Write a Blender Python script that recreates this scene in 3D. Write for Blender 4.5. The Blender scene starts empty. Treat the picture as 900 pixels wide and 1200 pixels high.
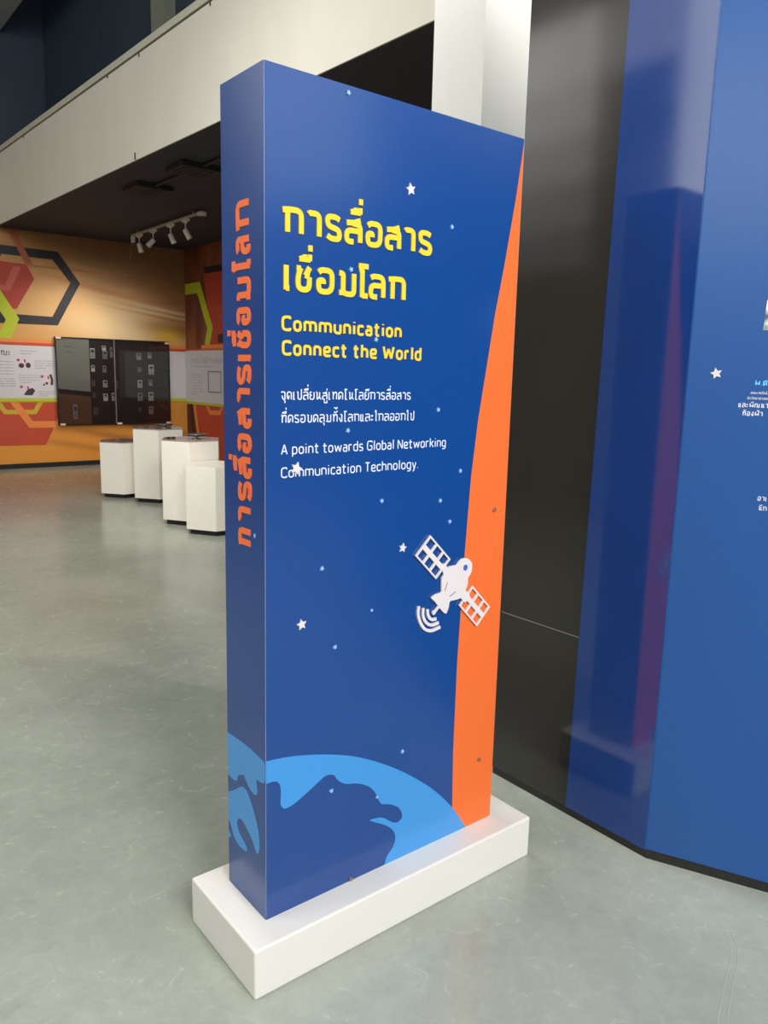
import bpy, bmesh, math, random
from mathutils import Vector, Matrix
random.seed(7)
SC = bpy.context.scene
COL = SC.collection

# ------------------------------------------------------------------ camera
cam_d = bpy.data.cameras.new('camera')
cam = bpy.data.objects.new('camera', cam_d); COL.objects.link(cam)
YAW, PITCH, ROLL = 0.674555, -0.173256, 0.024112
F_PX = 912.65
fw = Vector((math.sin(YAW)*math.cos(PITCH), math.cos(YAW)*math.cos(PITCH), math.sin(PITCH)))
r0 = Vector((math.cos(YAW), -math.sin(YAW), 0)); u0 = r0.cross(fw)
rt = r0*math.cos(ROLL) + u0*math.sin(ROLL); up = -r0*math.sin(ROLL) + u0*math.cos(ROLL)
M = Matrix.Identity(4)
for i in range(3):
    M[i][0] = rt[i]; M[i][1] = up[i]; M[i][2] = -fw[i]
M.translation = Vector((-0.8879, -1.5499, 1.5))
cam.matrix_world = M
cam_d.sensor_fit = 'VERTICAL'; cam_d.sensor_height = 36.0
cam_d.lens = F_PX/1200*36.0
cam_d.clip_start = 0.05; cam_d.clip_end = 100
SC.camera = cam

# ------------------------------------------------------------------ world, lights, exposure
SC.view_settings.view_transform = 'Standard'; SC.view_settings.look = 'None'
SC.view_settings.gamma = 1.0; SC.view_settings.use_curve_mapping = False
SC.view_settings.exposure = 0.20
w = bpy.data.worlds.new('world'); SC.world = w; w.use_nodes = True
w.node_tree.nodes['Background'].inputs[0].default_value = (0.95, 0.97, 1.0, 1)
w.node_tree.nodes['Background'].inputs[1].default_value = 0.10

def area(name, loc, target, sx, sy, power, color=(1, 1, 1), spread=math.pi):
    l = bpy.data.lights.new(name, 'AREA'); l.shape = 'RECTANGLE'; l.size = sx; l.size_y = sy
    l.energy = power; l.color = color; l.spread = spread
    o = bpy.data.objects.new(name, l); COL.objects.link(o); o.location = loc
    d = Vector(target) - Vector(loc)
    o.rotation_euler = d.to_track_quat('-Z', 'Y').to_euler()
    return o
def spot(name, loc, target, power, angle, blend=0.6, color=(1, 0.95, 0.88), rad=0.05):
    l = bpy.data.lights.new(name, 'SPOT'); l.energy = power; l.spot_size = math.radians(angle)
    l.spot_blend = blend; l.color = color; l.shadow_soft_size = rad
    o = bpy.data.objects.new(name, l); COL.objects.link(o); o.location = loc
    o.rotation_euler = (Vector(target) - Vector(loc)).to_track_quat('-Z', 'Y').to_euler()
    return o
area('hall_ceiling_light', (-0.3, -6.0, 5.2), (0.2, 0, 0.8), 3.2, 2.4, 560, (1, 0.985, 0.96))
area('left_hall_fill', (-3.6, 1.6, 5.85), (-2.6, 1.6, 0), 2.4, 2.4, 60, (1, 0.985, 0.96))  # unseen fill light, added to brighten the left floor and sign side
area('rear_hall_light', (4.6, -6.3, 4.9), (0.3, 0, 1.6), 4.2, 2.8, 55, (0.80, 0.93, 1))
area('inner_hall_light', (0.35, 3.1, 4.5), (0.45, 3.0, 0), 0.6, 0.6, 56, (1, 0.97, 0.91))
for z0_, z1_, rad_ in ((5.1, 5.9, 8.5), (4.5, 5.1, 6.4), (3.95, 4.5, 4.0), (3.4, 3.95, 2.0), (2.9, 3.4, 0.9)):
    area('reflection_light_far', (-4.9, 6.6, (z0_+z1_)/2), (5, 6.6, (z0_+z1_)/2), 3.7, z1_-z0_, rad_*3.7*(z1_-z0_), (1, 0.99, 0.97))  # unseen light strips, added and graded for the black wall's fading reflection
area('reflection_light_mid', (-4.9, 4.2, 5.5), (5, 4.2, 5.5), 1.0, 0.9, 3, (1, 0.99, 0.97))  # dim unseen light panel, added for the faint reflection high on the navy panel
area('reflection_light_near', (-4.9, 2.1, 4.6), (5, 2.1, 4.6), 3.1, 2.7, 75, (0.97, 0.99, 1))  # unseen light panel added for the bright reflection in the dark blue panel
area('reflection_light_front', (-4.9, -2.8, 4.0), (5, -2.8, 4.0), 2.4, 1.8, 45, (0.97, 0.99, 1))  # unseen light panel added to give the angled blue wall its upper sheen
spot('column_fill_spot', (2.05, -1.3, 5.7), (1.85, 1.0, 2.9), 230, 48, 0.8)  # unseen spot added to make the column's near face the brighter one
spot('pedestal_fill_spot', (1.1, 4.3, 3.2), (2.4, 6.3, 0.4), 150, 75, 0.9)  # unseen spot, placed and powered to brighten the pedestals

# ------------------------------------------------------------------ materials
def s2l(c):
    return tuple(((x/255)/12.92 if x/255 <= 0.04045 else ((x/255+0.055)/1.055)**2.4) for x in c)
def mat(name, rgb, rough=0.5, spec=0.5, metal=0.0, noise=0.0, nscale=8.0, bump=0.0, coat=0.0, stretch=(1, 1, 1), rnoise=0.0, ior=None):
    m = bpy.data.materials.new(name); m.use_nodes = True
    nt = m.node_tree; b = nt.nodes['Principled BSDF']
    c = s2l(rgb) + (1,)
    b.inputs['Base Color'].default_value = c
    b.inputs['Roughness'].default_value = rough
    b.inputs['Specular IOR Level'].default_value = spec
    b.inputs['Metallic'].default_value = metal
    b.inputs['Coat Weight'].default_value = coat
    if ior: b.inputs['IOR'].default_value = ior
    if noise or bump or rnoise:
        tc = nt.nodes.new('ShaderNodeTexCoord'); mp = nt.nodes.new('ShaderNodeMapping')
        mp.inputs['Scale'].default_value = stretch
        nt.links.new(tc.outputs['Object'], mp.inputs[0])
        n = nt.nodes.new('ShaderNodeTexNoise'); n.inputs['Scale'].default_value = nscale
        n.inputs['Detail'].default_value = 6; n.inputs['Roughness'].default_value = 0.6
        nt.links.new(mp.outputs[0], n.inputs['Vector'])
        if noise:
            r = nt.nodes.new('ShaderNodeMapRange'); r.inputs[1].default_value = 0.3; r.inputs[2].default_value = 0.7
            r.inputs[3].default_value = 1-noise; r.inputs[4].default_value = 1+noise
            nt.links.new(n.outputs[0], r.inputs[0])
            mx = nt.nodes.new('ShaderNodeMix'); mx.data_type = 'RGBA'; mx.blend_type = 'MULTIPLY'; mx.inputs[0].default_value = 1
            mx.inputs[6].default_value = c
            nt.links.new(r.outputs[0], mx.inputs[7]); nt.links.new(mx.outputs[2], b.inputs['Base Color'])
        if rnoise:
            r2 = nt.nodes.new('ShaderNodeMapRange'); r2.inputs[1].default_value = 0.3; r2.inputs[2].default_value = 0.7
            r2.inputs[3].default_value = max(0.02, rough-rnoise); r2.inputs[4].default_value = rough+rnoise
            nt.links.new(n.outputs[0], r2.inputs[0]); nt.links.new(r2.outputs[0], b.inputs['Roughness'])
        if bump:
            bp = nt.nodes.new('ShaderNodeBump'); bp.inputs['Strength'].default_value = bump; bp.inputs['Distance'].default_value = 0.01
            nt.links.new(n.outputs[0], bp.inputs['Height']); nt.links.new(bp.outputs[0], b.inputs['Normal'])
    return m

MT = {}
MT['sign_blue'] = mat('sign_blue', (7, 64, 136), 0.20, 0.8, noise=0.02, nscale=2)
MT['globe_blue'] = mat('globe_blue', (58, 146, 218), 0.26, 0.8, noise=0.01, nscale=3)
MT['orange'] = mat('sign_orange', (238, 110, 44), 0.38, noise=0.01, nscale=3)
MT['side_orange'] = mat('letter_orange', (250, 118, 62), 0.45, noise=0.01)
MT['yellow'] = mat('letter_yellow', (250, 206, 44), 0.45, noise=0.01)
MT['white_print'] = mat('white_print', (222, 225, 238), 0.5, noise=0.01)
MT['white_acrylic'] = mat('white_acrylic', (224, 216, 217), 0.35, noise=0.01)
MT['star_blue'] = mat('pale_blue_print', (150, 190, 240), 0.45, noise=0.02)
MT['slit'] = mat('dark_slit', (70, 66, 70), 0.5, noise=0.02)
MT['lens'] = mat('lens_blue', (60, 100, 185), 0.3, noise=0.02)
MT['core_white'] = mat('core_white', (215, 215, 215), 0.5, noise=0.02)
MT['base_white'] = mat('base_white_laminate', (228, 225, 218), 0.38, noise=0.012, nscale=6)
MT['steel'] = mat('screw_steel', (180, 165, 150), 0.3, metal=0.9, noise=0.03, nscale=60)
MT['plaster'] = mat('white_plaster', (212, 209, 196), 0.75, noise=0.03, nscale=3, stretch=(1, 1, 0.25))
MT['column'] = mat('column_paint', (226, 226, 220), 0.6, noise=0.015, nscale=3)
MT['coping'] = mat('beam_coping', (190, 188, 172), 0.6, noise=0.05, nscale=5)
MT['dark_line'] = mat('beam_groove', (70, 66, 54), 0.8, noise=0.05)
MT['dark_ceiling'] = mat('dark_ceiling_paint', (46, 48, 57), 0.75, noise=0.05, nscale=2)
MT['black_box'] = mat('black_metal_box', (20, 20, 24), 0.6, noise=0.05)
MT['navy_wall'] = mat('navy_upper_wall', (40, 54, 70), 0.55, noise=0.10, nscale=1.2, stretch=(1, 1, 0.3))
MT['navy_panel'] = mat('navy_upper_panel', (44, 58, 72), 0.5, noise=0.05, nscale=1.5)
MT['post'] = mat('upper_post', (120, 124, 110), 0.7, noise=0.06, nscale=4)
MT['hall_paint'] = mat('hall_paint', (200, 198, 192), 0.8, noise=0.02, nscale=1)
MT['hall_ceiling'] = mat('hall_ceiling_paint', (150, 152, 156), 0.8, noise=0.02, nscale=1)
MT['black_wall'] = mat('black_laminate', (38, 34, 30), 0.11, 0.7, ior=1.5, noise=0.10, nscale=2.2, stretch=(1, 1.5, 0.5), rnoise=0.03)
MT['wall_navy'] = mat('dark_blue_laminate', (20, 60, 132), 0.085, 0.7, ior=1.5, noise=0.07, nscale=2.4, rnoise=0.03)
MT['wall_blue'] = mat('mid_blue_print', (24, 80, 148), 0.30, 0.6, noise=0.03, nscale=1.5)
MT['joint'] = mat('pale_joint', (150, 150, 145), 0.6, noise=0.03)
MT['plinth'] = mat('black_granite_skirting', (34, 33, 31), 0.35, noise=0.5, nscale=90, bump=0.2)
MT['cyan_print'] = mat('cyan_print', (110, 205, 250), 0.5, noise=0.01)
MT['ped_white'] = mat('pedestal_white', (235, 230, 218), 0.45, noise=0.01, nscale=3)
MT['ped_top'] = mat('pedestal_top', (176, 150, 140), 0.12, 0.9, noise=0.03)
MT['kick_black'] = mat('kick_black', (18, 17, 16), 0.6, noise=0.05)
MT['dark_glass'] = mat('dark_glass', (24, 24, 26), 0.08, 0.8, noise=0.03)
MT['chrome'] = mat('polished_rim', (190, 190, 190), 0.15, metal=0.9, noise=0.02)
MT['lamp_white'] = mat('lamp_white', (225, 218, 205), 0.45, noise=0.01)
MT['rail_grey'] = mat('rail_grey', (176, 170, 158), 0.5, noise=0.02)
MT['case_black'] = mat('case_black', (26, 23, 25), 0.4, noise=0.05)
MT['case_dark'] = mat('case_charcoal', (62, 62, 58), 0.35, noise=0.06, nscale=2)
MT['case_grey'] = mat('case_grey_flat', (166, 168, 156), 0.4, noise=0.04, nscale=2)
MT['case_brown'] = mat('case_brown_flat', (124, 82, 58), 0.4, noise=0.06, nscale=3)
MT['clip'] = mat('clip_pale', (235, 205, 190), 0.4, noise=0.02)
MT['divider'] = mat('divider_grey', (120, 116, 114), 0.4, noise=0.02)
MT['phone_pale'] = mat('phone_pale', (238, 234, 226), 0.4, noise=0.02)
MT['phone_grey'] = mat('phone_grey', (176, 174, 170), 0.4, noise=0.02)
MT['phone_dark'] = mat('phone_dark', (104, 100, 100), 0.4, noise=0.02)
MT['phone_screen'] = mat('phone_screen', (92, 98, 100), 0.15, noise=0.02)
MT['phone_keys'] = mat('phone_keys', (60, 58, 58), 0.5, noise=0.02)
MT['m_black'] = mat('mural_black', (34, 30, 36), 0.55, noise=0.05)
MT['m_red'] = mat('mural_red', (178, 62, 46), 0.55, noise=0.06, nscale=3)
MT['m_red2'] = mat('mural_vermilion', (196, 74, 46), 0.55, noise=0.06, nscale=3)
MT['m_salmon'] = mat('mural_salmon', (196, 96, 72), 0.55, noise=0.05)
MT['m_lime'] = mat('mural_lime', (186, 196, 40), 0.55, noise=0.04)
MT['m_olive'] = mat('mural_olive', (206, 172, 50), 0.55, noise=0.04)
MT['m_orange'] = mat('mural_orange', (236, 136, 66), 0.55, noise=0.05)
MT['m_brown'] = mat('mural_brown', (160, 86, 58), 0.55, noise=0.06)
MT['m_line'] = mat('mural_line', (176, 112, 64), 0.55, noise=0.08)
MT['panel_white'] = mat('info_panel_white', (212, 208, 210), 0.45, noise=0.015, nscale=2)
MT['text_grey'] = mat('text_grey', (176, 172, 176), 0.6, noise=0.05)
MT['text_dark'] = mat('text_dark', (92, 88, 92), 0.6, noise=0.05)
MT['pink'] = mat('photo_pink', (222, 204, 207), 0.5, noise=0.05, nscale=12)
MT['crimson'] = mat('photo_crimson', (170, 66, 84), 0.5, noise=0.1, nscale=20)
MT['charcoal'] = mat('photo_charcoal', (60, 54, 58), 0.5, noise=0.15, nscale=25)
MT['seam'] = mat('floor_joint', (168, 172, 160), 0.5, noise=0.1, nscale=20)
MT['cable'] = mat('cable_white', (150, 140, 125), 0.5, noise=0.02)

def floor_material():
    m = bpy.data.materials.new('grey_green_epoxy'); m.use_nodes = True
    nt = m.node_tree; N = nt.nodes; L = nt.links; b = N['Principled BSDF']
    tc = N.new('ShaderNodeTexCoord')
    n1 = N.new('ShaderNodeTexNoise'); n1.inputs['Scale'].default_value = 1.1; n1.inputs['Detail'].default_value = 8; n1.inputs['Roughness'].default_value = 0.62
    n2 = N.new('ShaderNodeTexNoise'); n2.inputs['Scale'].default_value = 14; n2.inputs['Detail'].default_value = 8; n2.inputs['Roughness'].default_value = 0.7
    n2.inputs['Distortion'].default_value = 1.2
    for n in (n1, n2): L.new(tc.outputs['Object'], n.inputs['Vector'])
    r1 = N.new('ShaderNodeValToRGB'); e = r1.color_ramp.elements
    e[0].position = 0.32; e[0].color = s2l((147, 153, 142)) + (1,)
    e[1].position = 0.72; e[1].color = s2l((172, 178, 166)) + (1,)
    L.new(n1.outputs[0], r1.inputs[0])
    r2 = N.new('ShaderNodeMapRange'); r2.inputs[1].default_value = 0.3; r2.inputs[2].default_value = 0.75
    r2.inputs[3].default_value = 0.90; r2.inputs[4].default_value = 1.08
    L.new(n2.outputs[0], r2.inputs[0])
    mx = N.new('ShaderNodeMix'); mx.data_type = 'RGBA'; mx.blend_type = 'MULTIPLY'; mx.inputs[0].default_value = 1
    L.new(r1.outputs[0], mx.inputs[6]); L.new(r2.outputs[0], mx.inputs[7])
    # fine pale scratches and flecks
    last = mx
    for sc, rot, lo, amt in ((( 3, 46, 1), 0.5, 0.74, 0.07), ((40, 4, 1), 0.2, 0.74, 0.07), ((300, 300, 1), 0.0, 0.70, 0.22)):
        mp = N.new('ShaderNodeMapping'); mp.inputs['Scale'].default_value = sc; mp.inputs['Rotation'].default_value = (0, 0, rot)
        L.new(tc.outputs['Object'], mp.inputs[0])
        n3 = N.new('ShaderNodeTexNoise'); n3.inputs['Scale'].default_value = 1.0; n3.inputs['Detail'].default_value = 3; n3.inputs['Distortion'].default_value = 0.1
        L.new(mp.outputs[0], n3.inputs['Vector'])
        r3 = N.new('ShaderNodeMapRange'); r3.inputs[1].default_value = lo; r3.inputs[2].default_value = lo+0.06
        r3.inputs[3].default_value = 0; r3.inputs[4].default_value = amt
        L.new(n3.outputs[0], r3.inputs[0])
        m2 = N.new('ShaderNodeMix'); m2.data_type = 'RGBA'; m2.inputs[7].default_value = s2l((212, 216, 206)) + (1,)
        L.new(r3.outputs[0], m2.inputs[0]); L.new(last.outputs[2], m2.inputs[6]); last = m2
    L.new(last.outputs[2], b.inputs['Base Color'])
    rr = N.new('ShaderNodeMapRange'); rr.inputs[1].default_value = 0.3; rr.inputs[2].default_value = 0.7
    rr.inputs[3].default_value = 0.16; rr.inputs[4].default_value = 0.30
    L.new(n2.outputs[0], rr.inputs[0]); L.new(rr.outputs[0], b.inputs['Roughness'])
    b.inputs['Specular IOR Level'].default_value = 0.55
    bp = N.new('ShaderNodeBump'); bp.inputs['Strength'].default_value = 0.03; bp.inputs['Distance'].default_value = 0.01
    L.new(n2.outputs[0], bp.inputs['Height']); L.new(bp.outputs[0], b.inputs['Normal'])
    return m
MT['floor'] = floor_material()

def glass_material():
    m = bpy.data.materials.new('clear_case_glass'); m.use_nodes = True
    nt = m.node_tree; N = nt.nodes; L = nt.links
    N.remove(N['Principled BSDF']); out = N['Material Output']
    t = N.new('ShaderNodeBsdfTransparent'); t.inputs[0].default_value = (0.93, 0.93, 0.93, 1)
    g = N.new('ShaderNodeBsdfGlossy'); g.inputs['Roughness'].default_value = 0.03
    fr = N.new('ShaderNodeFresnel'); fr.inputs[0].default_value = 1.6
    mx = N.new('ShaderNodeMixShader'); L.new(fr.outputs[0], mx.inputs[0]); L.new(t.outputs[0], mx.inputs[1]); L.new(g.outputs[0], mx.inputs[2])
    L.new(mx.outputs[0], out.inputs[0])
    return m
MT['glass'] = glass_material()

def mural_material():
    """Printed golden mural: warm washes, a pale flare, brown streaks (pattern of the print)."""
    m = bpy.data.materials.new('golden_mural_print'); m.use_nodes = True
    nt = m.node_tree; N = nt.nodes; L = nt.links; b = N['Principled BSDF']; b.inputs['Roughness'].default_value = 0.55
    tc = N.new('ShaderNodeTexCoord'); sp = N.new('ShaderNodeSeparateXYZ'); L.new(tc.outputs['Object'], sp.inputs[0])
    def math_(op, a, b_=None):
        n = N.new('ShaderNodeMath'); n.operation = op
        for i, v in enumerate((a, b_)):
            if v is None: continue
            if isinstance(v, (int, float)): n.inputs[i].default_value = v
            else: L.new(v, n.inputs[i])
        return n.outputs[0]
    X, Z = sp.outputs[0], sp.outputs[2]
    mp = N.new('ShaderNodeMapping'); mp.inputs['Rotation'].default_value = (0, math.radians(-14), 0); mp.inputs['Scale'].default_value = (0.55, 1, 3.2)
    L.new(tc.outputs['Object'], mp.inputs[0])
    nz = N.new('ShaderNodeTexNoise'); nz.inputs['Scale'].default_value = 1.3; nz.inputs['Detail'].default_value = 4; nz.inputs['Distortion'].default_value = 0.8
    L.new(mp.outputs[0], nz.inputs['Vector'])
    ramp = N.new('ShaderNodeValToRGB'); ramp.color_ramp.interpolation = 'B_SPLINE'; e = ramp.color_ramp.elements
    e[0].position = 0.0; e[0].color = s2l((228, 150, 52)) + (1,)
    e[1].position = 1.0; e[1].color = s2l((140, 96, 58)) + (1,)
    for p_, c_ in ((0.25, (226, 148, 58)), (0.42, (214, 146, 66)), (0.62, (210, 158, 86)), (0.78, (204, 150, 84)), (0.9, (168, 118, 66))):
        k = e.new(p_); k.color = s2l(c_) + (1,)
    zz = math_('ADD', math_('MULTIPLY', Z, 1/3.45), math_('MULTIPLY', math_('SUBTRACT', nz.outputs[0], 0.5), 0.30))
    zz = math_('ADD', zz, math_('MULTIPLY', math_('SUBTRACT', X, 2.6), 0.045))
    L.new(zz, ramp.inputs[0])
    col = ramp.outputs[0]
    def blob(cx, cz, rx, rz, color, amt, rot=0.0):
        nonlocal col
        dx = math_('SUBTRACT', X, cx); dz = math_('SUBTRACT', Z, cz)
        c_, s_ = math.cos(rot), math.sin(rot)
        a = math_('ADD', math_('MULTIPLY', dx, c_/rx), math_('MULTIPLY', dz, s_/rx))
        d = math_('ADD', math_('MULTIPLY', dx, -s_/rz), math_('MULTIPLY', dz, c_/rz))
        d = math_('ADD', d, math_('MULTIPLY', math_('SUBTRACT', nz.outputs[0], 0.5), 0.5))
        q = math_('ADD', math_('MULTIPLY', a, a), math_('MULTIPLY', d, d))
        g = math_('MULTIPLY', math_('POWER', 2.718, math_('MULTIPLY', q, -1.0)), amt)
        mx = N.new('ShaderNodeMix'); mx.data_type = 'RGBA'; mx.inputs[7].default_value = s2l(color) + (1,)
        L.new(g, mx.inputs[0]); L.new(col, mx.inputs[6]); col = mx.outputs[2]
    blob(4.1, 3.15, 1.3, 0.35, (128, 96, 58), 0.7)
    blob(4.6, 2.60, 0.9, 0.45, (140, 84, 46), 0.75, -0.2)
    blob(3.65, 2.18, 0.95, 0.42, (240, 214, 166), 0.9, -0.15)
    blob(4.55, 2.16, 0.55, 0.13, (122, 62, 26), 0.8, -0.08)
    blob(4.45, 2.02, 0.26, 0.16, (222, 176, 44), 0.9)
    for k_ in range(4): blob(4.25+.05*k_, 2.50-.055*k_, 0.75, 0.014, (236, 208, 160) if k_ % 2 == 0 else (150, 92, 50), 0.55, -0.14)
    blob(2.9, 2.55, 0.7, 0.35, (226, 172, 104), 0.6, -0.3)
    blob(4.4, 2.45, 0.6, 0.02, (240, 216, 176), 0.6, -0.12)
    blob(3.4, 2.70, 0.9, 0.05, (180, 96, 50), 0.5, -0.18)
    blob(3.6, 0.42, 0.8, 0.06, (158, 92, 38), 0.75, -0.20)
    blob(3.0, 0.30, 0.8, 0.05, (176, 106, 44), 0.6, -0.18)
    blob(4.2, 0.55, 0.7, 0.06, (140, 78, 36), 0.7, -0.20)
    L.new(col, b.inputs['Base Color'])
    return m
MT['mural'] = mural_material()

def side_mural_material():
    m = bpy.data.materials.new('maroon_mural_print'); m.use_nodes = True
    nt = m.node_tree; N = nt.nodes; L = nt.links; b = N['Principled BSDF']; b.inputs['Roughness'].default_value = 0.5
    tc = N.new('ShaderNodeTexCoord'); mp = N.new('ShaderNodeMapping'); mp.inputs['Rotation'].default_value = (0.5, 0, 0); mp.inputs['Scale'].default_value = (1, 1.4, 0.6)
    nz = N.new('ShaderNodeTexNoise'); nz.inputs['Scale'].default_value = 1.6; nz.inputs['Detail'].default_value = 3
    L.new(tc.outputs['Object'], mp.inputs[0]); L.new(mp.outputs[0], nz.inputs['Vector'])
    r = N.new('ShaderNodeValToRGB'); e = r.color_ramp.elements
    e[0].position = 0.35; e[0].color = s2l((92, 42, 34)) + (1,); e[1].position = 0.7; e[1].color = s2l((150, 84, 52)) + (1,)
    L.new(nz.outputs[0], r.inputs[0]); L.new(r.outputs[0], b.inputs['Base Color'])
    return m
MT['side_mural'] = side_mural_material()

def picture_material():
    m = bpy.data.materials.new('mottled_photo_print'); m.use_nodes = True
    nt = m.node_tree; N = nt.nodes; L = nt.links; b = N['Principled BSDF']; b.inputs['Roughness'].default_value = 0.5
    tc = N.new('ShaderNodeTexCoord'); nz = N.new('ShaderNodeTexNoise'); nz.inputs['Scale'].default_value = 28; nz.inputs['Detail'].default_value = 3
    L.new(tc.outputs['Object'], nz.inputs['Vector'])
    r = N.new('ShaderNodeValToRGB'); e = r.color_ramp.elements
    e[0].position = 0.38; e[0].color = s2l((86, 92, 110)) + (1,); e[1].position = 0.6; e[1].color = s2l((236, 240, 226)) + (1,)
    k = e.new(0.5); k.color = s2l((170, 190, 176)) + (1,)
    L.new(nz.outputs[0], r.inputs[0]); L.new(r.outputs[0], b.inputs['Base Color'])
    return m
MT['picture'] = picture_material()

# ------------------------------------------------------------------ mesh helpers
class Fr:
    """a flat frame: origin, u (right), v (up), n (towards the viewer of that face)"""
    def __init__(s, o, u, v, n): s.o, s.u, s.v, s.n = Vector(o), Vector(u), Vector(v), Vector(n)
    def p(s, a, b, t=0.0): return s.o + s.u*a + s.v*b + s.n*t
FRONT = Fr((0, 0, 0), (1, 0, 0), (0, 0, 1), (0, -1, 0))                 # (x, z)
SIDE = Fr((0, 0, 0), (0, 1, 0), (0, 0, 1), (-1, 0, 0))                  # (y, z)
FARW = 10.94
FAR = Fr((0, FARW, 0), (1, 0, 0), (0, 0, 1), (0, -1, 0))
XSIDE = 4.774
SIDEW = Fr((XSIDE, 0, 0), (0, 1, 0), (0, 0, 1), (-1, 0, 0))
XBLK = 1.1985
BLK = Fr((XBLK, 0, 0), (0, 1, 0), (0, 0, 1), (-1, 0, 0))
LWO = Vector((XBLK, -0.3188, 0)); LWD = Vector((0.41687, -0.90897, 0)); LWN = Vector((-0.90897, -0.41687, 0))
LW = Fr(LWO, LWD, (0, 0, 1), LWN)

def obj(name, bm, m, parent=None, smooth=False):
    bmesh.ops.recalc_face_normals(bm, faces=bm.faces)
    me = bpy.data.meshes.new(name); bm.to_mesh(me); bm.free()
    if smooth:
        for f in me.polygons: f.use_smooth = True
    me.materials.append(m)
    o = bpy.data.objects.new(name, me); COL.objects.link(o)
    if parent is not None:
        o.parent = parent
        o.matrix_parent_inverse = Matrix.Translation(-parent.location) if parent.type == 'EMPTY' else Matrix.Identity(4)
        if parent.type == 'EMPTY': pass
    return o
def struct(name, bm, m):
    o = obj(name, bm, m); o['kind'] = 'structure'; return o
def thing(name, label, cat, loc, group=None):
    o = bpy.data.objects.new(name, None); COL.objects.link(o); o.location = loc
    o.empty_display_size = 0.05
    o['label'] = label; o['category'] = cat
    if group: o['group'] = group
    return o
def child(name, bm, m, parent, smooth=False, label=None):
    """mesh given in world coordinates, stored relative to its parent Empty's place"""
    root = parent
    off = Vector((0, 0, 0))
    while root is not None:
        off += root.location; root = root.parent
    bmesh.ops.translate(bm, verts=bm.verts, vec=-off)
    bmesh.ops.recalc_face_normals(bm, faces=bm.faces)
    me = bpy.data.meshes.new(name); bm.to_mesh(me); bm.free()
    if smooth:
        for f in me.polygons: f.use_smooth = True
    me.materials.append(m)
    o = bpy.data.objects.new(name, me); COL.objects.link(o); o.parent = parent
    if label: o['label'] = label
    return o
def NB(): return bmesh.new()
def box(bm, x0, x1, y0, y1, z0, z1, bevel=0.0):
    r = bmesh.ops.create_cube(bm, size=1.0); vs = r['verts']
    for v in vs:
        v.co = Vector(((x0+x1)/2 + v.co.x*(x1-x0), (y0+y1)/2 + v.co.y*(y1-y0), (z0+z1)/2 + v.co.z*(z1-z0)))
    if bevel:
        es = list({e for v in vs for e in v.link_edges})
        bmesh.ops.bevel(bm, geom=es, offset=bevel, segments=3, affect='EDGES', profile=0.5)
    return bm
def plate(bm, pts, fr, t0, t1):
    a = sum(pts[i][0]*pts[(i+1) % len(pts)][1] - pts[(i+1) % len(pts)][0]*pts[i][1] for i in range(len(pts)))
    if a < 0: pts = pts[::-1]
    f = [bm.verts.new(fr.p(x, y, t1)) for x, y in pts]; b = [bm.verts.new(fr.p(x, y, t0)) for x, y in pts]
    bm.faces.new(f); bm.faces.new(b[::-1]); n = len(pts)
    for i in range(n): bm.faces.new((f[i], b[i], b[(i+1) % n], f[(i+1) % n]))
    return bm
def rect(bm, x0, x1, y0, y1, fr, t0, t1): return plate(bm, [(x0, y0), (x1, y0), (x1, y1), (x0, y1)], fr, t0, t1)
def ring(bm, outer, inner, fr, t0, t1):
    n = len(outer)
    O = [bm.verts.new(fr.p(x, y, t1)) for x, y in outer]; I = [bm.verts.new(fr.p(x, y, t1)) for x, y in inner]
    Ob = [bm.verts.new(fr.p(x, y, t0)) for x, y in outer]; Ib = [bm.verts.new(fr.p(x, y, t0)) for x, y in inner]
    for i in range(n):
        j = (i+1) % n
        bm.faces.new((O[i], O[j], I[j], I[i])); bm.faces.new((Ob[i], Ib[i], Ib[j], Ob[j]))
        bm.faces.new((O[i], Ob[i], Ob[j], O[j])); bm.faces.new((I[i], I[j], Ib[j], Ib[i]))
    return bm
def rounded(pts, r, closed=False):
    out = []; n = len(pts)
    P = [Vector((x, y)) for x, y in pts]
    rng = range(n)
    for i in rng:
        if not closed and i in (0, n-1): out.append(P[i]); continue
        a, b, c = P[(i-1) % n], P[i], P[(i+1) % n]
        la, lc = (a-b).length, (c-b).length
        k = min(r, la*0.5, lc*0.5)
        if k < 1e-7: out.append(b); continue
        s = b + (a-b)/la*k; e = b + (c-b)/lc*k
        for t in (0, 0.2, 0.4, 0.6, 0.8, 1.0): out.append(s*(1-t)**2 + b*2*t*(1-t) + e*t*t)
    res = [out[0]]
    for q in out[1:]:
        if (q-res[-1]).length > 1e-6: res.append(q)
    if closed and (res[0]-res[-1]).length < 1e-6: res.pop()
    return res
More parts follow.
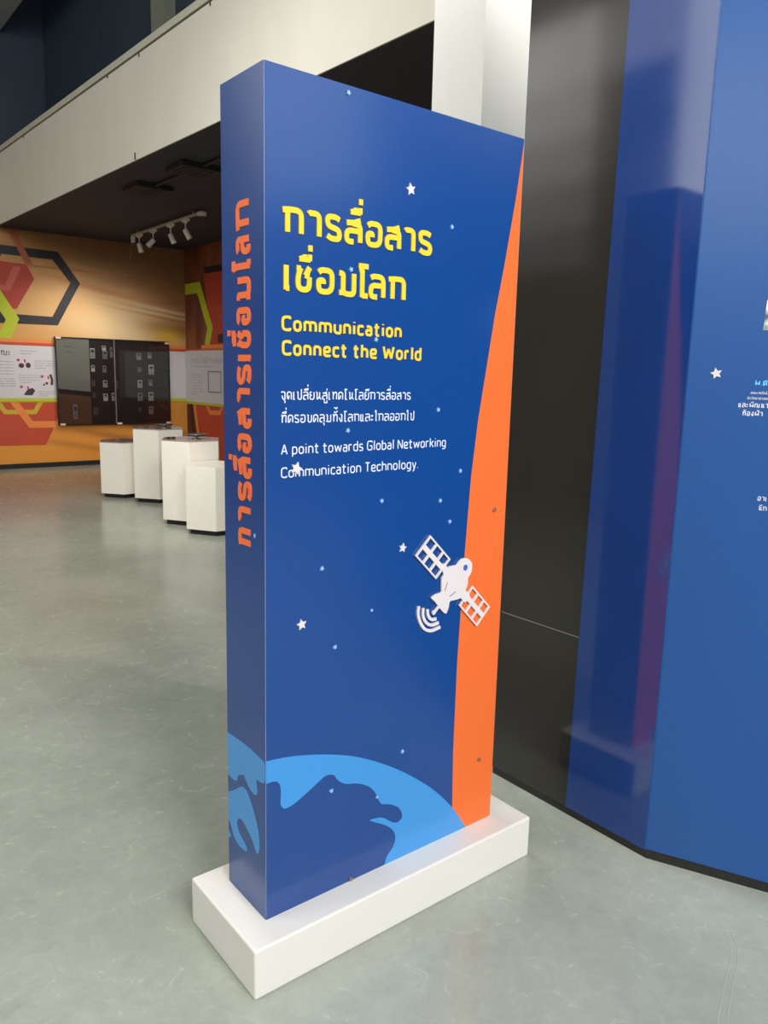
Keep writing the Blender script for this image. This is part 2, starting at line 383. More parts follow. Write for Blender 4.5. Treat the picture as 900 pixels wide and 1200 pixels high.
def ribbon(bm, pts, wd, fr, t0, t1, r=0.0, closed=False):
    P = rounded(pts, r, closed); n = len(P)
    if n < 2: return bm
    Lp, Rp = [], []
    for i in range(n):
        if closed: d1 = (P[i]-P[i-1]).normalized(); d2 = (P[(i+1) % n]-P[i]).normalized()
        else:
            d1 = (P[i]-P[i-1]).normalized() if i > 0 else (P[1]-P[0]).normalized()
            d2 = (P[i+1]-P[i]).normalized() if i < n-1 else d1
        n1 = Vector((-d1.y, d1.x)); n2 = Vector((-d2.y, d2.x)); m = (n1+n2)
        if m.length < 1e-4: m = n1
        m.normalize(); k = 1/max(0.45, m.dot(n1))
        Lp.append(P[i] + m*k*wd/2); Rp.append(P[i] - m*k*wd/2)
    A = [[bm.verts.new(fr.p(q.x, q.y, t + (5e-6*i_ if t == t1 else 0))) for i_, q in enumerate(S)] for S in (Lp, Rp) for t in (t1, t0)]
    lf, lb, rf, rb = A
    for i in range(n if closed else n-1):
        j = (i+1) % n
        bm.faces.new((lf[i], rf[i], rf[j], lf[j])); bm.faces.new((lb[i], lb[j], rb[j], rb[i]))
        bm.faces.new((lf[i], lf[j], lb[j], lb[i])); bm.faces.new((rf[i], rb[i], rb[j], rf[j]))
    if not closed:
        bm.faces.new((lf[0], lb[0], rb[0], rf[0])); bm.faces.new((lf[-1], rf[-1], rb[-1], lb[-1]))
    return bm
def star(bm, cx, cy, R, fr, t0, t1, rot=0.0, k=0.5):
    pts = []
    for i in range(10):
        a = math.pi/2 + rot + i*math.pi/5; q = R if i % 2 == 0 else R*k
        pts.append((cx+q*math.cos(a), cy+q*math.sin(a)))
    return plate(bm, pts, fr, t0, t1)
def disc(bm, cx, cy, rx, ry, fr, t0, t1, n=20):
    return plate(bm, [(cx+rx*math.cos(2*math.pi*i/n), cy+ry*math.sin(2*math.pi*i/n)) for i in range(n)], fr, t0, t1)
def tube(bm, pts, r, n=10):
    pts = [Vector(q) for q in pts]; rings = []
    for i, q in enumerate(pts):
        d = (pts[min(i+1, len(pts)-1)] - pts[max(i-1, 0)]).normalized()
        a = d.orthogonal().normalized(); b = d.cross(a)
        rr = r[i] if isinstance(r, (list, tuple)) else r
        rings.append((q, a, b, rr))
    V = []
    for q, a, b, rr in rings: V.append([bm.verts.new(q + (a*math.cos(2*math.pi*k/n) + b*math.sin(2*math.pi*k/n))*rr) for k in range(n)])
    for i in range(len(V)-1):
        for k in range(n): bm.faces.new((V[i][k], V[i][(k+1) % n], V[i+1][(k+1) % n], V[i+1][k]))
    bm.faces.new(V[0][::-1]); bm.faces.new(V[-1])
    return bm
def lathe(bm, cx, cy, prof, n=28):
    V = [[bm.verts.new((cx+r*math.cos(2*math.pi*k/n), cy+r*math.sin(2*math.pi*k/n), z)) for k in range(n)] for r, z in prof]
    for i in range(len(V)-1):
        for k in range(n): bm.faces.new((V[i][k], V[i][(k+1) % n], V[i+1][(k+1) % n], V[i+1][k]))
    bm.faces.new(V[0][::-1]); bm.faces.new(V[-1])
    return bm

# ------------------------------------------------------------------ stroke lettering (Thai loopless and Latin)
XH = 0.70
def B(*strokes): return list(strokes)
G = {
 'ก': (.80, B([(.14,0),(.14,.86)], [(-.16,.95),(.3,1),(1,1),(1,0)])),
 'า': (.58, B([(0,.94),(.1,1),(1,1),(1,0)])),
 'ร': (.62, B([(1,.90),(.7,1),(0,1),(0,.58),(1,.42),(1,0),(.3,0),(0,.12)])),
 'ล': (.72, B([(0,.92),(.2,1),(1,1),(1,0)], [(1,.56),(0,.56),(0,0),(.5,0)])),
 'ส': (.74, B([(0,.86),(.55,.90)], [(.45,.88),(1.0,1.03)], [(.4,.86),(1,.82),(1,0)], [(1,.52),(0,.52),(0,0),(.5,0)])),
 'อ': (.70, B([(0,.88),(.2,1),(1,1),(1,0),(0,0),(0,.52),(.36,.52),(.36,.36)])),
 'เ': (.30, B([(0.05,1.03),(0.05,-.08)], [(0.05,0),(1.0,0)])),
 'แ': (.58, B([(0.0,1),(0.0,0),(.38,0)], [(.68,1),(.68,0),(1,0)])),
 'ช': (.68, B([(0,.95),(.3,.95)], [(.3,.98),(.1,.60),(.1,0),(.95,0),(.95,.60)], [(.62,.66),(.95,.62)], [(.66,.64),(.98,1.04)])),
 'ม': (.76, B([(0,.97),(.26,.95),(.26,.05),(0,.05)], [(.26,.06),(.5,0),(1,0),(1,1)])),
 'โ': (.46, B([(-.1,1.42),(1.1,1.42)], [(.08,1.45),(.30,1.12)], [(.34,1.25),(.34,-.08)], [(.34,0),(1.05,0)])),
 'ไ': (.40, B([(.1,1.25),(.1,1.5),(.55,1.5),(.55,0),(1,0)])),
 'จ': (.62, B([(0,.92),(.2,1),(1,1),(1,0),(.5,0),(.2,.5)])),
 'ด': (.68, B([(1,0),(1,1),(0,1),(0,.25),(.3,0),(.45,.5)])),
 'ค': (.72, B([(1,0),(1,1),(0,1),(0,0),(.3,.1),(.55,.55)])),
 'ต': (.72, B([(1,0),(1,1),(.5,.85),(0,1),(0,0),(.3,.1),(.5,.5)])),
 'ศ': (.74, B([(1,0),(1,.95),(0,1),(0,0),(.3,.1),(.55,.55)], [(.8,.95),(1.05,1.2)])),
 'ป': (.72, B([(0,1),(.24,1),(.24,0),(1,0),(1,1.4)])),
 'บ': (.72, B([(0,1),(.24,1),(.24,0),(1,0),(1,1)])),
 'ย': (.68, B([(.4,1),(0,1),(0,.6),(.4,.55)], [(.4,.55),(0,.5),(0,0),(1,0),(1,1)])),
 'น': (.74, B([(0,1),(.22,1),(.22,0)], [(.22,.0),(.8,.3),(.8,1)], [(.8,.3),(1.1,0)])),
 'ท': (.76, B([(0,1),(.22,1),(.22,0)], [(.22,.6),(.5,1),(1,1),(1,0)])),
 'ง': (.56, B([(.4,1),(.9,1),(.9,0),(.55,0),(0,.55)])),
 'ะ': (.40, B([(.0,.85),(.1,.62),(.9,.8)], [(.0,.28),(.1,.05),(.9,.23)])),
 'พ': (.92, B([(0,1),(.12,1),(.12,0),(.55,.62),(.98,0),(.98,1)])),
 'ฟ': (.92, B([(0,1),(.12,1),(.12,0),(.55,.62),(.98,0),(.98,1.45)])),
 'ว': (.60, B([(0,.92),(.2,1),(1,1),(1,0),(.6,0)])),
 'ณ': (1.1, B([(0,1),(.14,1),(.14,0)], [(.14,.6),(.3,1),(.55,1),(.55,0),(.75,0),(1,0),(1,1)])),
 'ฒ': (1.1, B([(0,0),(0,1),(.5,1),(.5,0)], [(.5,0),(.75,.1),(.92,.3),(.92,1)], [(.92,.2),(1.08,0)])),
 'ผ': (.80, B([(0,1),(.12,.6),(.0,0),(.5,.62),(1,0),(1,1)])),
 '.': (.16, B([(.5,0),(.5,.06)])),
 ' ': (.20, []),
 'C': (.62, B([(1,.84),(1,1),(0,1),(0,0),(1,0),(1,.16)])),
 'G': (.66, B([(1,.84),(1,1),(0,1),(0,0),(1,0),(1,.48),(.55,.48)])),
 'o': (.56, B([(0,0),(0,XH),(1,XH),(1,0),(0,0)])),
 'm': (.90, B([(0,0),(0,XH)], [(0,XH),(.5,XH),(.5,0)], [(.5,XH),(1,XH),(1,0)])),
 'n': (.56, B([(0,0),(0,XH)], [(0,XH),(1,XH),(1,0)])),
 'u': (.56, B([(0,XH),(0,0),(1,0)], [(1,0),(1,XH)])),
 'i': (.20, B([(.5,0),(.5,XH)], [(.5,.92),(.5,1.0)])),
 'l': (.20, B([(.5,0),(.5,1.05)])),
 'c': (.48, B([(1,XH-.12),(1,XH),(0,XH),(0,0),(1,0),(1,.12)])),
 'a': (.52, B([(.1,XH),(1,XH),(1,0)], [(1,.40),(0,.40),(0,0),(1,0)])),
 't': (.46, B([(.35,.98),(.35,0),(1,0)], [(-.12,XH),(1,XH)])),
 'h': (.56, B([(0,0),(0,1.05)], [(0,XH),(1,XH),(1,0)])),
 'e': (.54, B([(0,.33),(1,.33),(1,XH),(0,XH),(0,0),(1,0),(1,.10)])),
 'W': (.96, B([(0,1),(.22,0),(.5,.8),(.78,0),(1,1)])),
 'w': (.84, B([(0,XH),(.22,0),(.5,XH*.9),(.78,0),(1,XH)])),
 'r': (.42, B([(0,0),(0,XH)], [(0,XH-.04),(.3,XH),(1,XH)])),
 'd': (.56, B([(1,1.05),(1,0)], [(1,XH),(0,XH),(0,0),(1,0)])),
 'b': (.56, B([(0,1.05),(0,0)], [(0,XH),(1,XH),(1,0),(0,0)])),
 'p': (.56, B([(0,XH),(0,-.30)], [(0,XH),(1,XH),(1,0),(0,0)])),
 'g': (.56, B([(1,XH),(0,XH),(0,0),(1,0)], [(1,XH),(1,-.28),(.1,-.28)])),
 'y': (.54, B([(0,XH),(.5,0)], [(1,XH),(.4,-.30),(.1,-.30)])),
 's': (.48, B([(1,XH),(0,XH),(0,.36),(1,.34),(1,0),(0,0)])),
 'A': (.68, B([(0,0),(.5,1),(1,0)], [(.2,.30),(.8,.30)])),
 'N': (.66, B([(0,0),(0,1),(1,0),(1,1)])),
 'k': (.52, B([(0,0),(0,1.05)], [(1,XH),(.1,.34)], [(.35,.45),(1,0)])),
 'T': (.60, B([(0,1),(1,1)], [(.5,1),(.5,0)])),
}
SHARP = set('AWwNkTyเโ')
MARKS = {
 'ื': B([(0,1.36),(.45,1.44)], [(0,1.36),(1,1.36)], [(.52,1.36),(.52,1.58)], [(.96,1.32),(.96,1.60)]),
 'ี': B([(0,1.30),(.45,1.42),(1,1.40)], [(0,1.28),(1,1.28)], [(1,1.25),(1,1.55)]),
 'ิ': B([(0,1.28),(.4,1.44),(1,1.30)], [(0,1.27),(1,1.27)]),
 'ั': B([(0.2,1.45),(.2,1.27),(.6,1.27),(1.1,1.50)]),
 'ุ': B([(.70,-.18),(1,-.18),(1,-.5)]),
 'ู': B([(.3,-.16),(.3,-.46),(1,-.46),(1,-.14)]),
}
def draw_glyph(bm, strokes, x, w_, y, h, sw, fr, t0, t1, r, eps):
    if r < 0.05*h: strokes = [[a_, b_] for st in strokes for a_, b_ in zip(st[:-1], st[1:])]
    for k, st in enumerate(strokes):
        pts = [(x+sw/2+u*(w_-sw), y+sw/2+v*(h-sw)) for u, v in st]
        closed = len(st) > 2 and st[0] == st[-1]
        if closed: pts = pts[:-1]
        ribbon(bm, pts, sw, fr, t0, t1 + eps*k, r, closed)
def layout(text, sw, sp):
    """list of (char, x, w, marks) in units of the letter height"""
    out = []; x = 0
    for ch in text:
        if ch in MARKS or ch in '่้็': out[-1][3].append(ch); continue
        w_ = G[ch][0]; out.append([ch, x, w_, []]); x += w_ + sp
    return out, x - sp
def write(bm, text, fr, x0, y0, h, sw, t0, t1, x1=None, sp=0.16, boxes=None):
    L_, tot = layout(text, sw, sp)
    k = (x1-x0)/tot if x1 is not None else h
    eps = 0.00002
    for i, (ch, x, w_, mk) in enumerate(L_):
        if boxes: gx, gw = boxes[i][0], boxes[i][1]-boxes[i][0]
        else: gx, gw = x0+x*k, w_*k
        r = 0.02*h if ch in SHARP else max(0.30*h, 0.62*sw)
        draw_glyph(bm, G[ch][1], gx, max(gw, sw*1.01), y0, h, sw, fr, t0, t1 + (i % 2)*eps*4, r, eps)
        mw = min(gw, h*0.7)*0.95; mx = gx+gw-mw
        lvl = 1.22
        for m_ in mk:
            if m_ in MARKS:
                draw_glyph(bm, MARKS[m_], mx, mw, y0, h, sw*0.9, fr, t0, t1, 0.05*h, eps)
                if m_ not in 'ุู': lvl = 1.74
        for m_ in mk:
            if m_ == '่': st = B([(1, lvl), (1, lvl+.27)])
            elif m_ == '้': st = B([(.1, lvl+.2), (.55, lvl+.22), (.55, lvl), (1.1, lvl+.27)])
            else: continue
            draw_glyph(bm, st, mx, mw, y0, h, sw*0.9, fr, t0, t1, 0.02*h, eps)
    return bm

# ================================================================== SETTING
bm = NB(); box(bm, -9, 9, -9, 12, -0.10, 0.0)
floor = struct('floor', bm, MT['floor'])
bm = NB()
for a, b_, x0, x1 in ((-0.1885, -0.1865, 0.88, 1.19),):
    box(bm, x0, x1, a, b_, 0.0, 0.0006)
box(bm, 0.023, 0.0252, 1.5, 2.9, 0.0, 0.0006)
box(bm, -0.20, -0.0, 0.433, 0.4345, 0.0, 0.0006)
obj('floor_joint', bm, MT['seam'], floor)
FLO = Fr((0, 0, 0), (1, 0, 0), (0, 1, 0), (0, 0, 1))
bm = NB()
ribbon(bm, [(.70,-.86),(.764,-.799),(.85,-.765),(.909,-.742),(.975,-.72),(1.026,-.699),(1.09,-.64),(1.115,-.612)], .003, FLO, 0, .0005, .03)
ribbon(bm, [(.72,-.875),(.785,-.812),(.87,-.778),(.93,-.752),(.99,-.733),(1.045,-.705),(1.10,-.655)], .0025, FLO, 0, .0005, .03)
obj('scuff_mark', bm, MT['seam'], floor)

# far wall with its printed mural
bm = NB(); box(bm, -5.0, XSIDE+0.1, FARW, FARW+0.15, 0.0, 3.47)
wall_far = struct('wall_far', bm, MT['mural'])
bm = NB(); box(bm, -5.0, 4.78, FARW, FARW+0.15, 3.47, 8.0)
struct('wall_far_upper', bm, MT['navy_wall'])
bm = NB(); box(bm, -5.0, 1.93, FARW-0.12, FARW-0.001, 3.52, 4.38)
struct('trim_1', bm, MT['plaster'])
def mur(name, m, fn, parent=None, k=1):
    bm = NB(); fn(bm, 0.0004*k); return obj(name, bm, m, parent or wall_far)
HEXO = [(1.855,3.210),(2.777,3.197),(3.082,2.767),(2.727,2.128),(1.791,2.115),(1.535,2.589)]
HEXI = [(2.000,3.082),(2.695,3.075),(2.938,2.764),(2.655,2.249),(1.968,2.257),(1.748,2.623)]
mur('mural_seam', MT['m_line'], lambda b, t: plate(b, [(1.0,2.985),(3.6,2.968),(3.6,2.94),(1.0,2.95)], FAR, 0, t), k=1)
mur('hexagon_outline', MT['m_black'], lambda b, t: ring(b, HEXO, HEXI, FAR, 0, t), k=2)
mur('hexagon_patch', MT['m_red'], lambda b, t: plate(b, [(1.754,2.991),(2.328,2.970),(2.425,2.774),(2.160,2.330),(1.804,2.329)], FAR, 0, t), k=3)
mur('chevron_stripe', MT['m_salmon'], lambda b, t: plate(b, [(2.147,2.924),(2.255,2.926),(2.085,2.576),(1.85,2.59),(1.85,2.66),(2.02,2.65)], FAR, 0, t), k=4)
mur('diagonal_band', MT['m_brown'], lambda b, t: plate(b, [(2.075,3.468),(2.181,3.468),(2.412,2.979),(2.311,2.979)], FAR, 0, t), k=5)
mur('hexagon_outline', MT['m_lime'], lambda b, t: ring(b, [(1.70,3.02),(1.810,2.823),(2.189,2.192),(2.06,1.905),(1.5,1.905),(1.4,2.4)], [(1.70,2.70),(1.80,2.51),(2.006,2.170),(1.93,2.01),(1.62,2.01),(1.55,2.4)], FAR, 0, t), k=6)
mur('hexagon_patch', MT['m_red2'], lambda b, t: plate(b, [(1.0,0.98),(2.760,0.98),(2.596,0.586),(2.469,0.336),(1.2,0.349)], FAR, 0, t), k=2)
mur('hexagon_outline', MT['m_olive'], lambda b, t: ribbon(b, [(1.815,1.02),(1.925,.842),(2.338,.838),(2.445,1.02)], .065, FAR, 0, t), k=3)
mur('mural_band', MT['m_orange'], lambda b, t: ribbon(b, [(2.04,1.01),(2.275,.652),(2.70,.648)], .10, FAR, 0, t), k=4)

# side wall under the mezzanine
bm = NB(); box(bm, XSIDE, XSIDE+0.15, 1.0, FARW, 0.0, 3.47)
wall_side = struct('wall_mezzanine_side', bm, MT['side_mural'])
mur('red_patch', MT['m_red'], lambda b, t: plate(b, [(10.246,3.070),(9.0,3.12),(9.0,1.876),(10.30,1.888),(10.05,2.17)], SIDEW, 0, t), wall_side, 1)
mur('black_patch', MT['m_black'], lambda b, t: (plate(b, [(10.228,3.116),(9.2,3.092),(9.2,3.002),(10.193,3.014)], SIDEW, 0, t), plate(b, [(9.765,2.070),(9.3,2.09),(9.3,1.946),(9.765,1.939)], SIDEW, 0, t)), wall_side, 2)
mur('hexagon_outline', MT['m_lime'], lambda b, t: ribbon(b, [(10.926,2.82),(10.425,2.82),(10.03,2.173),(10.15,1.90)], .17, SIDEW, 0, t), wall_side, 3)
mur('mural_band', MT['m_orange'], lambda b, t: plate(b, [(10.346,1.912),(9.2,1.928),(9.2,1.841),(10.348,1.858)], SIDEW, 0, t), wall_side, 4)
mur('red_patch', MT['m_red2'], lambda b, t: plate(b, [(10.60,.951),(9.0,.974),(9.0,.10),(10.30,.094)], SIDEW, 0, t), wall_side, 1)
mur('hexagon_outline', MT['m_orange'], lambda b, t: ribbon(b, [(10.21,1.0),(10.08,.85),(9.73,.86),(9.62,1.0)], .07, SIDEW, 0, t), wall_side, 2)
mur('diagonal_band', MT['m_black'], lambda b, t: plate(b, [(10.83,.96),(10.74,.96),(10.53,.07),(10.65,.06)], SIDEW, 0, t), wall_side, 2)
mur('diagonal_band', MT['m_orange'], lambda b, t: plate(b, [(10.70,.96),(10.60,.96),(10.36,.07),(10.46,.06)], SIDEW, 0, t), wall_side, 3)

bm = NB(); box(bm, -5.0, XSIDE-0.03, FARW-0.03, FARW-0.001, 0.0, 0.07); struct('baseboard_far', bm, MT['kick_black'])
bm = NB(); box(bm, XSIDE-0.03, XSIDE-0.001, 1.0, FARW-0.031, 0.0, 0.07); struct('baseboard_side', bm, MT['kick_black'])

# mezzanine: dark soffit, white beam with coping, dark upper wall
def beamx(y): return 2.225 + (1.93-2.225)*(y-1.9)/(FARW-1.9)
def skew(bm, y0, y1, z0, z1, a, b_):
    P = [(beamx(y0)+a, y0), (beamx(y0)+b_, y0), (beamx(y1)+b_, y1), (beamx(y1)+a, y1)]
    lo = [bm.verts.new((x, y, z0)) for x, y in P]; hi = [bm.verts.new((x, y, z1)) for x, y in P]
    bm.faces.new(lo[::-1]); bm.faces.new(hi)
    for i in range(4): bm.faces.new((lo[i], lo[(i+1) % 4], hi[(i+1) % 4], hi[i]))
    return bm
bm = NB(); lo = [(beamx(.6)+.0125, .6), (beamx(FARW)+.0125, FARW), (XSIDE, FARW), (XSIDE, .6)]
plate(bm, lo, Fr((0, 0, 0), (1, 0, 0), (0, 1, 0), (0, 0, 1)), 3.447, 3.60)
struct('ceiling_mezzanine', bm, MT['dark_ceiling'])
bm = NB(); skew(bm, 0.6, FARW-0.002, 3.601, 4.335, 0.0, 0.22); skew(bm, 0.6, FARW-0.002, 3.445, 3.601, 0.0, 0.012); beam = struct('trim_2', bm, MT['plaster'])
bm = NB(); skew(bm, 0.6, FARW-0.002, 4.350, 4.41, -0.012, 0.23); obj('beam_coping', bm, MT['coping'], beam)
bm = NB(); skew(bm, 0.6, FARW-0.002, 4.333, 4.352, 0.004, 0.22); obj('beam_groove', bm, MT['dark_line'], beam)
bm = NB()
for y_, z_ in ((5.9, 4.27), (6.65, 4.29), (9.4, 4.29), (4.55, 4.28)):
    tube(bm, [(beamx(y_)-0.004, y_, 4.335), (beamx(y_)-0.004, y_, (z_+4.335)/2)], 0.007, 8)
tube(bm, [(beamx(6.05)-0.004, 6.05, 3.45), (beamx(6.05)-0.004, 6.05, 3.51)], 0.008, 8)
obj('beam_pin', bm, MT['dark_line'], beam)
bm = NB(); box(bm, 2.72, 2.85, 0.6, FARW-0.002, 3.60, 8.0)
upper = struct('wall_upper', bm, MT['navy_wall'])
bm = NB()
for y0, y1 in ((0.8, 6.2), (6.95, 8.6), (8.64, 10.86)):
    box(bm, 2.70, 2.72, y0, y1, 3.7, 7.9)
obj('upper_wall_panel', bm, MT['navy_panel'], upper)
bm = NB(); box(bm, 2.60, 2.72, 6.50, 6.83, 3.60, 8.0); obj('upper_wall_post', bm, MT['post'], upper)

# column standing behind the black wall
bm = NB(); box(bm, 1.62, 2.05, 0.99, 1.31, 0.0, 6.0); struct('trim_3', bm, MT['column'])

# hall shell: ceiling and the walls behind the photographer
bm = NB(); box(bm, -5.0, 2.12, -8.0, FARW, 6.0, 6.15); struct('ceiling_hall', bm, MT['hall_ceiling'])
bm = NB(); box(bm, -5.15, -5.0, -8.0, FARW, 0.0, 6.0); struct('wall_left', bm, MT['hall_paint'])
bm = NB(); box(bm, -5.0, 7.0, -8.15, -8.0, 0.0, 6.0); struct('wall_rear', bm, MT['hall_paint'])

# black and dark blue wall on the right
HW = 3.3
bm = NB(); box(bm, XBLK, XBLK+0.10, -0.04, 0.353, 0.03, HW); wall_r = struct('wall_right', bm, MT['black_wall'])
bm = NB(); rect(bm, -0.03, 0.345, 0.6475, 0.6495, BLK, 0, 0.0006); obj('panel_joint', bm, MT['joint'], wall_r)
bm = NB()
plate(bm, [(-0.001, 0.030), (-0.3155, 0.030), (-0.3155, HW), (-0.040, HW)], BLK, -0.05, 0.003)
obj('dark_blue_panel', bm, MT['wall_navy'], wall_r)
bm = NB(); rect(bm, -0.3185, -0.3155, 0.03, HW, BLK, -0.02, 0.0034); obj('corner_edge_strip', bm, MT['wall_blue'], wall_r)
bm = NB(); box(bm, XBLK+0.004, XBLK+0.09, -0.316, 0.353, 0.0, 0.032); struct('baseboard_right', bm, MT['plinth'])
# angled light blue wall with its print
bm = NB(); rect(bm, 0.0, 2.6, 0.034, HW, LW, -0.10, 0.0); wall_b = struct('wall_blue', bm, MT['wall_blue'])
bm = NB(); rect(bm, 0.0, 2.6, 0.0, 0.034, LW, -0.09, -0.004); struct('baseboard_blue', bm, MT['plinth'])
bm = NB(); star(bm, 0.0735, 1.5285, 0.0165, LW, 0, 0.002, 0.25, 0.48); obj('star', bm, MT['white_acrylic'], wall_b)
bm = NB(); plate(bm, [(.1835,1.723),(.181,1.647),(.30,1.646),(.30,1.80),(.20,1.80)], LW, 0, .0006); obj('printed_picture', bm, MT['picture'], wall_b)
def wtext(name, m, text, x0, y0, h, sw, x1=None, sp=.16):
    bm = NB(); write(bm, text, LW, x0, y0, h, sw, 0, .0006, x1, sp); return obj(name, bm, m, wall_b)
wtext('year_text', MT['cyan_print'], 'พ.ศ.', .1742, 1.497, .0145, .0030)
wtext('caption_text', MT['white_print'], 'คณะเทคโนโลยี', .1665, 1.474, .0060, .0010)
wtext('caption_text', MT['white_print'], 'นักวิทยาศาสตร', .1590, 1.459, .0060, .0010)
wtext('caption_text', MT['white_print'], 'และพัฒนา', .1385, 1.4365, .0125, .0024)
wtext('caption_text', MT['white_print'], 'ท้องฟ้า', .1500, 1.4135, .0125, .0024)
wtext('caption_text', MT['white_print'], 'อาเ', .2115, 1.1785, .0125, .0022)
wtext('caption_text', MT['white_print'], 'นัก', .2165, 1.151, .0125, .0022)

# ================================================================== THE SIGN
SW_, SD, SB, SH = 0.8123, 0.2008, 0.1332, 2.1462
sign = thing('information_sign', 'tall blue information sign with yellow and orange Thai lettering on a white plinth', 'sign', (0.4, 0.1, 0))
bm = NB(); box(bm, -0.0775, SW_+0.0977, -0.0825, SD+0.0693, 0.0, SB, 0.006)
child('plinth', bm, MT['base_white'], sign, label='white box plinth')
bm = NB(); box(bm, 0.0015, SW_-0.0005, 0.0015, SD-0.0015, SB, SH-0.001)
child('sign_body', bm, MT['core_white'], sign)
bm = NB(); rect(bm, 0.0022, SW_-0.0022, SB, SH-0.001, FRONT, -0.0014, 0.0)
front = child('front_panel', bm, MT['sign_blue'], sign, label='blue front face with yellow headings')
bm = NB(); rect(bm, 0.0012, SD-0.003, SB, SH-0.001, SIDE, -0.0014, 0.0)
side = child('side_panel', bm, MT['sign_blue'], sign, label='dark blue narrow face with orange vertical lettering')

ORANGE = [(0.8099,2.136),(0.790,1.994),(0.756,1.808),(0.728,1.673),(0.680,1.382),(0.662,1.222),(0.650,1.005),(0.638,0.677),(0.637,0.40),(0.645,0.15),(0.66,SB),(0.8101,SB)]
bm = NB(); plate(bm, ORANGE, FRONT, 0, 0.0004); child('orange_stripe', bm, MT['orange'], front, label='curved orange stripe along the right edge')
G_ARC = [(0.0022,0.566),(0.038,0.563),(0.079,0.557),(0.130,0.545),(0.173,0.533),(0.216,0.519),(0.252,0.506),(0.307,0.481),(0.363,0.450),(0.421,0.414),(0.483,0.370),(0.547,0.319),(0.601,0.267),(0.657,0.203),(0.703,SB)]
G_LAND = [(0.383,SB),(0.392,0.160),(0.412,0.174),(0.422,0.196),(0.419,0.219),(0.404,0.240),(0.380,0.259),(0.351,0.276),(0.323,0.293),(0.345,0.291),(0.371,0.285),(0.391,0.270),(0.412,0.253),(0.430,0.248),(0.444,0.256),(0.444,0.271),(0.432,0.293),(0.413,0.307),(0.390,0.319),(0.367,0.325),(0.355,0.344),(0.346,0.366),(0.328,0.390),(0.303,0.407),(0.276,0.419),(0.249,0.425),(0.227,0.437),(0.212,0.453),(0.205,0.466),(0.181,0.475),(0.118,0.442),(0.079,0.424),(0.054,0.421),(0.044,0.432),(0.042,0.444),(0.044,0.467),(0.042,0.490),(0.034,0.503),(0.021,0.507),(0.0022,0.507)]
def smooth(pts, r=0.02, keep=()):
    P = rounded(pts, r); return [(q.x, q.y) for q in P]
bm = NB(); plate(bm, smooth(G_ARC, .05) + smooth(G_LAND, .03), FRONT, 0, 0.0008)
child('globe_print', bm, MT['globe_blue'], front, label='light blue globe print')
GS1 = [(0.1975,0.566),(0.150,0.569),(0.112,0.570),(0.075,0.569),(0.039,0.566),(0.002,0.563),(0.002,0.506),(0.025,0.501),(0.045,0.501),(0.043,0.485),(0.039,0.468),(0.045,0.455),(0.062,0.453),(0.084,0.462),(0.102,0.476),(0.107,0.484),(0.141,0.469),(0.143,0.453),(0.157,0.445),(0.176,0.445),(0.1975,0.448)]
GS2 = [(0.1975,0.397),(0.161,0.417),(0.133,0.439),(0.114,0.449),(0.095,0.447),(0.080,0.432),(0.062,0.410),(0.041,0.377),(0.030,0.347),(0.030,0.312),(0.038,0.298),(0.047,0.297),(0.056,0.310),(0.074,0.328),(0.097,0.341),(0.116,0.352),(0.135,0.350),(0.147,0.338),(0.149,0.323),(0.136,0.305),(0.109,0.294),(0.094,0.282),(0.095,0.275),(0.109,0.270),(0.136,0.268),(0.164,0.278),(0.183,0.306),(0.1975,0.320)]
GS3 = [(0.1975,0.285),(0.182,0.273),(0.1975,0.260)]
bm = NB(); plate(bm, smooth(GS1, .012), SIDE, 0, 0.0008); plate(bm, smooth(GS2, .02), SIDE, 0, 0.0008); plate(bm, GS3, SIDE, 0, 0.0008)
child('globe_print', bm, MT['globe_blue'], side, label='light blue globe print')

# headings and text
T1 = [(0.046,0.100),(0.107,0.148),(0.158,0.204),(0.212,0.264),(0.274,0.324),(0.332,0.383),(0.390,0.429),(0.439,0.485)]
T2 = [(0.048,0.069),(0.076,0.124),(0.135,0.185),(0.193,0.248),(0.252,0.288),(0.286,0.337),(0.348,0.402)]
bm = NB(); write(bm, 'การสื่อสาร', FRONT, 0, 1.8015, .0605, .0126, 0, .003, boxes=T1)
child('heading_text', bm, MT['yellow'], front, label='large yellow Thai heading, first line')
bm = NB(); write(bm, 'เชื่อมโลก', FRONT, 0, 1.6815, .0605, .0126, 0, .003, boxes=T2)
child('heading_text', bm, MT['yellow'], front, label='large yellow Thai heading, second line')
bm = NB(); write(bm, 'Communication', FRONT, .0435, 1.5935, .0345, .0062, 0, .002, x1=.393, sp=.13)
child('subheading_text', bm, MT['yellow'], front, label='yellow word Communication')
bm = NB(); write(bm, 'Connect the World', FRONT, .0445, 1.5395, .0345, .0062, 0, .002, x1=.461, sp=.13)
child('subheading_text', bm, MT['yellow'], front, label='yellow words Connect the World')
bm = NB(); write(bm, 'จุดเปลี่ยนสู่เทคโนโลยีการสื่อสาร', FRONT, .042, 1.4400, .0195, .0028, 0, .0006, x1=.430)
child('body_text', bm, MT['white_print'], front, label='white Thai text, upper line')
bm = NB(); write(bm, 'ที่ครอบคลุมทั้งโลกและไกลออกไป', FRONT, .042, 1.3870, .0195, .0028, 0, .0006, x1=.444)
child('body_text', bm, MT['white_print'], front, label='white Thai text, lower line')
bm = NB(); write(bm, 'A point towards Global Networking', FRONT, .043, 1.3140, .0250, .0029, 0, .0006, x1=.560, sp=.13)
child('body_text', bm, MT['white_print'], front, label='white English text, upper line')
bm = NB(); write(bm, 'Communication Technology.', FRONT, .043, 1.2600, .0250, .0029, 0, .0006, x1=.464, sp=.13)
child('body_text', bm, MT['white_print'], front, label='white English text, lower line')
